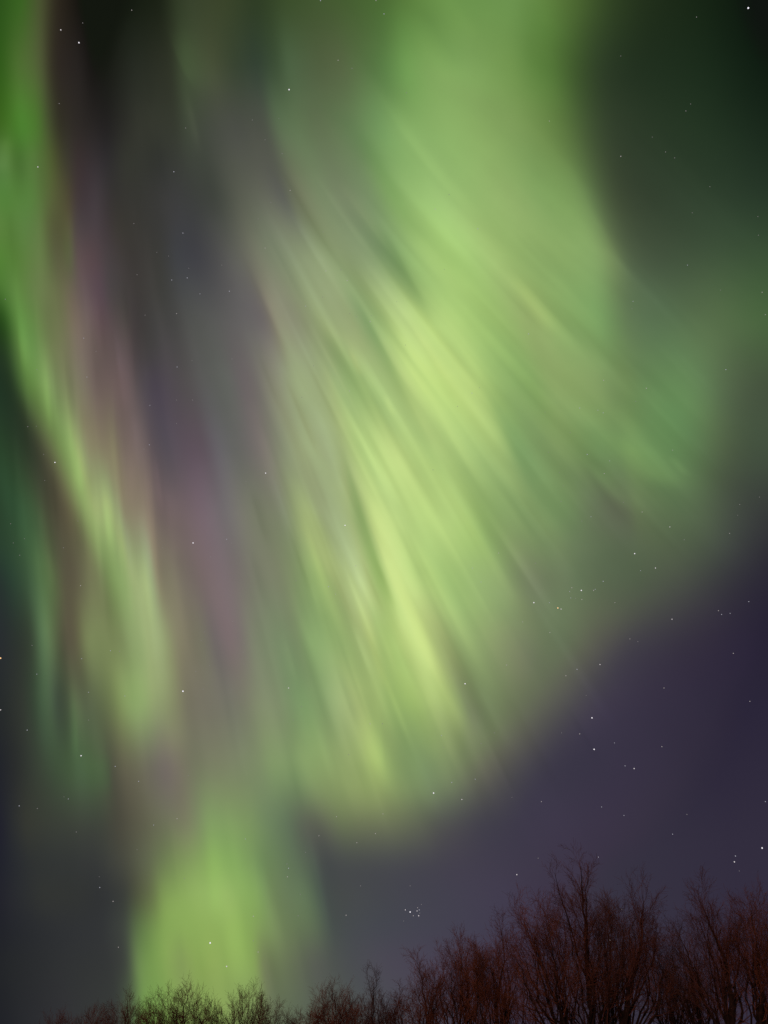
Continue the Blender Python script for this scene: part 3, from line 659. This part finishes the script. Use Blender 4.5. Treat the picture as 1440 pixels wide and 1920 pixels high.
class Tree:
    def __init__(s, seed, w, H, up=0.10):
        s.r = random.Random(seed); s.w = w; s.H = H; s.up = up
        s.wood = []; s.twigs = []
    def line(s, p, d, L, r0, r1, n, wig, trop):
        pts = [p]; rs = [r0]; ds = [d]
        g = s.r.gauss
        for i in range(n):
            d = norm3((d[0] + g(0, wig), d[1] + g(0, wig), d[2] + g(0, wig) + trop))
            st = L / n
            p = (p[0] + d[0] * st, p[1] + d[1] * st, p[2] + d[2] * st)
            pts.append(p); rs.append(r0 + (r1 - r0) * ((i + 1) / n) ** 0.8); ds.append(d)
        return pts, rs, ds
    def fork(s, d, ang):
        # a direction at an angle to d, any way round
        a = s.r.uniform(0, 2 * math.pi)
        ref = (1, 0, 0) if abs(d[0]) < 0.7 else (0, 1, 0)
        u = norm3((d[1] * ref[2] - d[2] * ref[1], d[2] * ref[0] - d[0] * ref[2], d[0] * ref[1] - d[1] * ref[0]))
        v = (d[1] * u[2] - d[2] * u[1], d[2] * u[0] - d[0] * u[2], d[0] * u[1] - d[1] * u[0])
        ca, sa = math.cos(ang), math.sin(ang)
        return norm3(tuple(d[i] * ca + (u[i] * math.cos(a) + v[i] * math.sin(a)) * sa for i in range(3)))
    def grow(s, p, d, L, r0, level, dens):
        R_ = s.r
        n = (0, 8, 6, 5, 3)[level]
        wig = (0, 0.09, 0.12, 0.14, 0.13)[level]
        pts, rs, ds = s.line(p, d, L, r0, max(r0 * 0.3, 0.0032), n, wig, s.up * (0.8, 0.8, 0.62, 0.5, 0.4)[level])
        (s.wood if level <= 1 else s.twigs).append((pts, rs))
        if level == 4: return
        cnt = {1: 9, 2: 6.5, 3: 4.8}[level] * dens
        cnt = int(cnt) + (R_.random() < cnt % 1)
        for c in range(cnt):
            t = 0.12 + 0.86 * (c + R_.random()) / cnt
            f = t * n; i = min(int(f), n - 1); f -= i
            q = tuple(pts[i][k] * (1 - f) + pts[i + 1][k] * f for k in range(3))
            rr = rs[i] * (1 - f) + rs[i + 1] * f
            cd = s.fork(ds[i], R_.uniform(0.30, 0.85) if level < 3 else R_.uniform(0.35, 1.0))
            cl = L * R_.uniform(0.40, 0.72) * (1.15 - 0.55 * t)
            cl = max(cl, 0.45 if level < 3 else 0.28)
            s.grow(q, cd, cl, max(rr * 0.6, 0.0046), level + 1, dens)
    def leader(s, path, r0, r1, nlimb, t0, limb_len, dens, spread=0.6, lv=1):
        """path: points of a stem from below to its tip; limbs are grown from t0 up"""
        R_ = s.r
        P = np.array(path, float)
        seg = np.r_[0, np.cumsum(np.linalg.norm(np.diff(P, axis=0), axis=1))]
        m = 16
        tt = np.linspace(0, seg[-1], m)
        Q = np.stack([np.interp(tt, seg, P[:, k]) for k in range(3)], -1)
        for _ in range(2): Q[1:-1] = 0.25 * Q[:-2] + 0.5 * Q[1:-1] + 0.25 * Q[2:]
        Q[2:-1] += np.array([[R_.gauss(0, 0.05), R_.gauss(0, 0.05), 0] for _ in range(m - 3)])
        rs = r0 + (r1 - r0) * np.linspace(0, 1, m) ** 0.85
        s.wood.append(([tuple(q) for q in Q], list(rs)))
        Ls = seg[-1]
        for c in range(nlimb):
            t = t0 + (1 - t0) * ((c + R_.random()) / nlimb)
            f = min(t, 0.999) * (m - 1); i = int(f); f -= i
            q = tuple(Q[i] * (1 - f) + Q[i + 1] * f)
            d = norm3(tuple(Q[i + 1] - Q[i]))
            cd = s.fork(d, R_.uniform(0.35, 0.95) * spread)
            ll = 1.4 * limb_len * R_.uniform(0.7, 1.15) * (1.05 - 0.30 * (t - t0) / (1 - t0))
            s.grow(q, cd, ll, max(rs[i] * 0.42, 0.009), lv, dens)
        return Q
    def build(s, origin, label, dim=None):
        root = bpy.data.objects.new("bare_tree", None); COL.objects.link(root)
        root.location = origin; root.empty_display_size = 0.5
        tag(root, label, "tree", "bare trees along the skyline")
        o = np.array(origin)
        v, f = tubes(s.wood, 6); link_mesh("trunk", v - o, f, M_bark, root)
        v, f = tubes(s.twigs, 3); link_mesh("crown", v - o, f, dim or M_twig, root)
        return root

def tup(v): return (v.x, v.y, v.z)
# seed, distance, (foot bearing x, y), crown (centre x, half width, top y, drop to the sides), fanned stems,
# explicit stems [(bearings, radius, limbs, first limb, limb length)], density, label
TREES = [
 # right-hand group, nearest and tallest
 (11, 44, (1110, 1945), (1095, 66, 1652, 70), 9,
  [([(1112, 1920), (1098, 1780), (1094, 1690), (1089, 1597)], .20, 13, .62, 1.3), ([(1108, 1870), (1080, 1760), (1054, 1668), (1040, 1610)], .10, 8, .66, .9), ([(1110, 1880), (1102, 1760), (1100, 1680), (1103, 1604)], .07, 7, .66, .8)], 1.0,
  "tallest bare tree, forked into thin bare tips, in the right-hand clump"),
 (12, 45, (1172, 1950), (1192, 50, 1664, 85), 8,
  [([(1165, 1920), (1188, 1830), (1203, 1740), (1204, 1650)], .19, 13, .58, 1.4), ([(1176, 1900), (1222, 1800), (1234, 1722)], .09, 8, .6, 1.1)], 1.0,
  "bare tree with a rounded broom top just right of the tallest tree"),
 (13, 43, (1066, 1950), (1016, 44, 1690, 60), 11,
  [([(1062, 1920), (1030, 1840), (998, 1760), (979, 1698)], .12, 11, .52, 1.3)], 1.0,
  "bare tree with stems leaning out to the left of the tallest tree"),
 (14, 42, (1374, 1950), (1326, 42, 1662, 95), 7,
  [([(1374, 1920), (1370, 1825), (1345, 1745), (1310, 1660)], .20, 15, .52, 1.5), ([(1372, 1860), (1390, 1790), (1378, 1700)], .10, 9, .6, 1.2), ([(1372, 1880), (1400, 1840), (1412, 1800)], .07, 7, .5, .9)], .95,
  "bare tree with a thick trunk forking left near the right edge"),
 (15, 42, (1426, 1950), (1408, 34, 1682, 46), 7,
  [([(1424, 1920), (1423, 1810), (1416, 1740), (1408, 1680)], .17, 13, .5, 1.3)], 1.0,
  "bare tree cut by the right edge of the picture, with reddish twigs"),
 (16, 48, (1320, 1950), (1272, 32, 1728, 50), 8,
  [([(1318, 1920), (1300, 1850), (1291, 1770), (1268, 1716)], .10, 10, .5, 1.1)], .8,
  "thin bare tree in the gap between two big trees, right of the rounded one"),
 (17, 50, (1270, 1950), (1238, 30, 1752, 50), 6,
  [([(1268, 1920), (1250, 1860), (1240, 1800), (1226, 1750)], .08, 8, .5, 1.0)], .7,
  "slender sapling low in the gap right of the rounded bare tree"),
 (18, 52, (1146, 1950), (1146, 34, 1692, 40), 6,
  [([(1144, 1920), (1140, 1850), (1146, 1760), (1142, 1686)], .10, 10, .5, 1.2)], .9,
  "bare tree half hidden between the tallest tree and the rounded one"),
 (19, 47, (1458, 1950), (1444, 28, 1706, 46), 5,
  [([(1455, 1920), (1450, 1820), (1440, 1740), (1436, 1704)], .12, 9, .5, 1.2)], .9,
  "outermost bare tree, mostly beyond the right edge"),
 # middle slope
 (21, 47, (932, 1955), (928, 38, 1745, 50), 10,
  [([(930, 1920), (934, 1850), (944, 1790), (941, 1718)], .12, 12, .5, 1.1)], 1.1,
  "dense bushy bare tree at the left end of the tall clump"),
 (22, 49, (868, 1955), (866, 36, 1764, 50), 9,
  [([(862, 1920), (866, 1860), (868, 1810), (860, 1756)], .11, 11, .48, 1.1)], 1.1,
  "dense reddish bare tree, second from the left end of the tall clump"),
 (23, 50, (806, 1955), (810, 38, 1806, 44), 8,
  [([(800, 1920), (798, 1870), (792, 1820), (780, 1774)], .09, 10, .5, 1.0)], 1.05,
  "bare tree on the slope with one wispy tip leaning left"),
 (24, 52, (752, 1965), (752, 36, 1852, 36), 6, [], 1.0,
  "short bare tree low on the slope right of the thin upright tree"),
 (25, 50, (698, 1950), (696, 26, 1850, 40), 3,
  [([(698, 1920), (700, 1870), (699, 1830), (713, 1806)], .06, 8, .5, .9), ([(698, 1890), (694, 1840), (690, 1812)], .04, 6, .5, .7)], .75,
  "thin upright bare tree with sparse forked twigs in mid skyline"),
 (28, 53, (668, 1970), (670, 30, 1862, 36), 5, [], .95,
  "low bare tree just left of the thin upright tree"),
 (26, 52, (630, 1965), (626, 38, 1850, 40), 9,
  [([(628, 1930), (630, 1890), (624, 1838)], .08, 9, .45, .8)], 1.1,
  "bushy bare tree between the green glow and the thin upright tree"),
 (27, 54, (586, 1970), (584, 24, 1876, 28), 4, [], 1.0,
  "low bare tree right of the gap beside the green glow"),
 # left, against the low glow
 (31, 54, (464, 1970), (462, 46, 1856, 36), 10, [([(470, 1930), (472, 1890), (474, 1846)], .07, 9, .42, .8)], .95,
  "upright bushy bare tree in front of the right half of the green glow"),
 (32, 55, (402, 1970), (402, 26, 1876, 28), 5, [], .75,
  "small sparse bare tree in the dip before the green glow"),
 (33, 53, (336, 1970), (334, 52, 1852, 42), 12, [([(344, 1930), (344, 1888), (352, 1840)], .08, 10, .42, .8)], 1.0,
  "widest bushy bare tree in front of the left half of the green glow"),
 (34, 56, (284, 1975), (282, 26, 1876, 30), 5, [], 1.0,
  "low bushy bare tree at the left border of the green glow"),
 (35, 56, (232, 1970), (228, 26, 1872, 34), 5, [([(234, 1930), (236, 1890), (240, 1850)], .06, 8, .45, .7)], .9,
  "dark bare tree just left of the green glow's border"),
 (36, 57, (184, 1975), (182, 34, 1880, 32), 7, [], 1.0,
  "low dark bare tree, second from the left end of the tree line"),
 (37, 58, (114, 1985), (112, 30, 1900, 20), 5, [], 1.0,
  "lowest dark bare tree at the left end of the tree line"),
 (38, 55, (530, 1975), (530, 28, 1890, 26), 5, [], .85,
  "low thin bare tree in the gap right of the green glow"),
 # second row behind, filling the foot of the clump
 (41, 60, (985, 1960), (990, 34, 1800, 60), 6, [], .9,
  "bare tree behind the left end of the tall clump"),
 (42, 62, (1240, 1960), (1250, 34, 1790, 60), 6, [], .8,
  "bare tree set back behind the gap in the right-hand clump"),
 (43, 60, (1348, 1960), (1336, 36, 1770, 60), 6, [], .8,
  "bare tree behind the thick forked trunk near the right edge"),
 (45, 61, (1060, 1960), (1064, 40, 1800, 60), 6, [], .85,
  "bare tree set back low behind the left-leaning stems"),
 (46, 63, (1300, 1960), (1304, 36, 1810, 60), 6, [], .85,
  "bare tree set back low behind the thin tree in the gap"),
 (47, 61, (1130, 1960), (1126, 38, 1790, 60), 6, [], .85,
  "bare tree set back low behind the tallest tree"),
 (48, 60, (722, 1970), (722, 28, 1872, 36), 5, [], .9,
  "low bare tree just right of the thin upright tree"),
 (44, 60, (894, 1960), (898, 34, 1800, 50), 5, [], .95,
  "bare tree set back between the two dense trees on the slope"),
]
for seed, Y, foot, crown, nfan, stems, dens, label in TREES:
    tr_ = Tree(seed, 1, 1)
    g = tr_.r
    F0 = at(foot[0], foot[1] + 35, Y)
    base = Vector((F0.x, F0.y, -0.15))
    # the bole below the fork
    tr_.wood.append(([tup(base), tup(base.lerp(F0, .35) + Vector((.06, .05, 0))), tup(base.lerp(F0, .7)), tup(F0)], [.26, .19, .16, .13]))
    for k, (pts, r0, nl, t0, ll) in enumerate(stems):
        lo, hi = pts[0][1], pts[-1][1]
        w = [at(px, py + 26 * (lo - py) / (lo - hi), Y + .12 * (k - 1)) for px, py in pts]
        path = [tup(F0)] + [tup(q) for q in w]
        tr_.leader(path, r0, 0.010, nl, t0 * .75, ll, dens, .62, 2)
    cx, hw, top, drop = crown
    top += 30 if Y < 50 else 20
    nfan = int(nfan * 1.55 + .5); hw *= 1.22; drop *= 1.2
    for k in range(nfan):
        u = -1 + 2 * (k + g.uniform(.15, .85)) / nfan
        v = g.uniform(-.9, .9)
        tipy = top + drop * (abs(u) ** 1.6 * .8 + g.uniform(0, .45))
        px = cx + hw * u
        depth = v * hw / FPX * Y
        tip = at(px, tipy, Y + depth)
        h = tip.z - F0.z
        mid = Vector((F0.x + (tip.x - F0.x) * .66, F0.y + (tip.y - F0.y) * .66, F0.z + h * .44))
        low = Vector((F0.x + (tip.x - F0.x) * .30, F0.y + (tip.y - F0.y) * .30, F0.z + h * .18))
        jig = lambda a: Vector((g.gauss(0, a), g.gauss(0, a), 0))
        tr_.leader([tup(F0), tup(low + jig(.10)), tup(mid + jig(.24)), tup(mid.lerp(tip, .55) + jig(.22)), tup(tip)],
                   g.uniform(.045, .10), 0.007, max(7, int(1.75 * h)), .24, min(1.5, .24 * h + .3), dens, .95, 2)
    tr_.build(tup(base), label, {21: M_twig_warm, 22: M_twig_warm, 23: M_twig_warm, 44: M_twig_warm, 26: M_twig_warm, 13: M_twig_warm, 15: M_twig_warm, 16: M_twig_dull, 17: M_twig_dull, 42: M_twig_dull, 25: M_twig_dull, 32: M_twig_dull, 18: M_twig_dull}.get(seed))
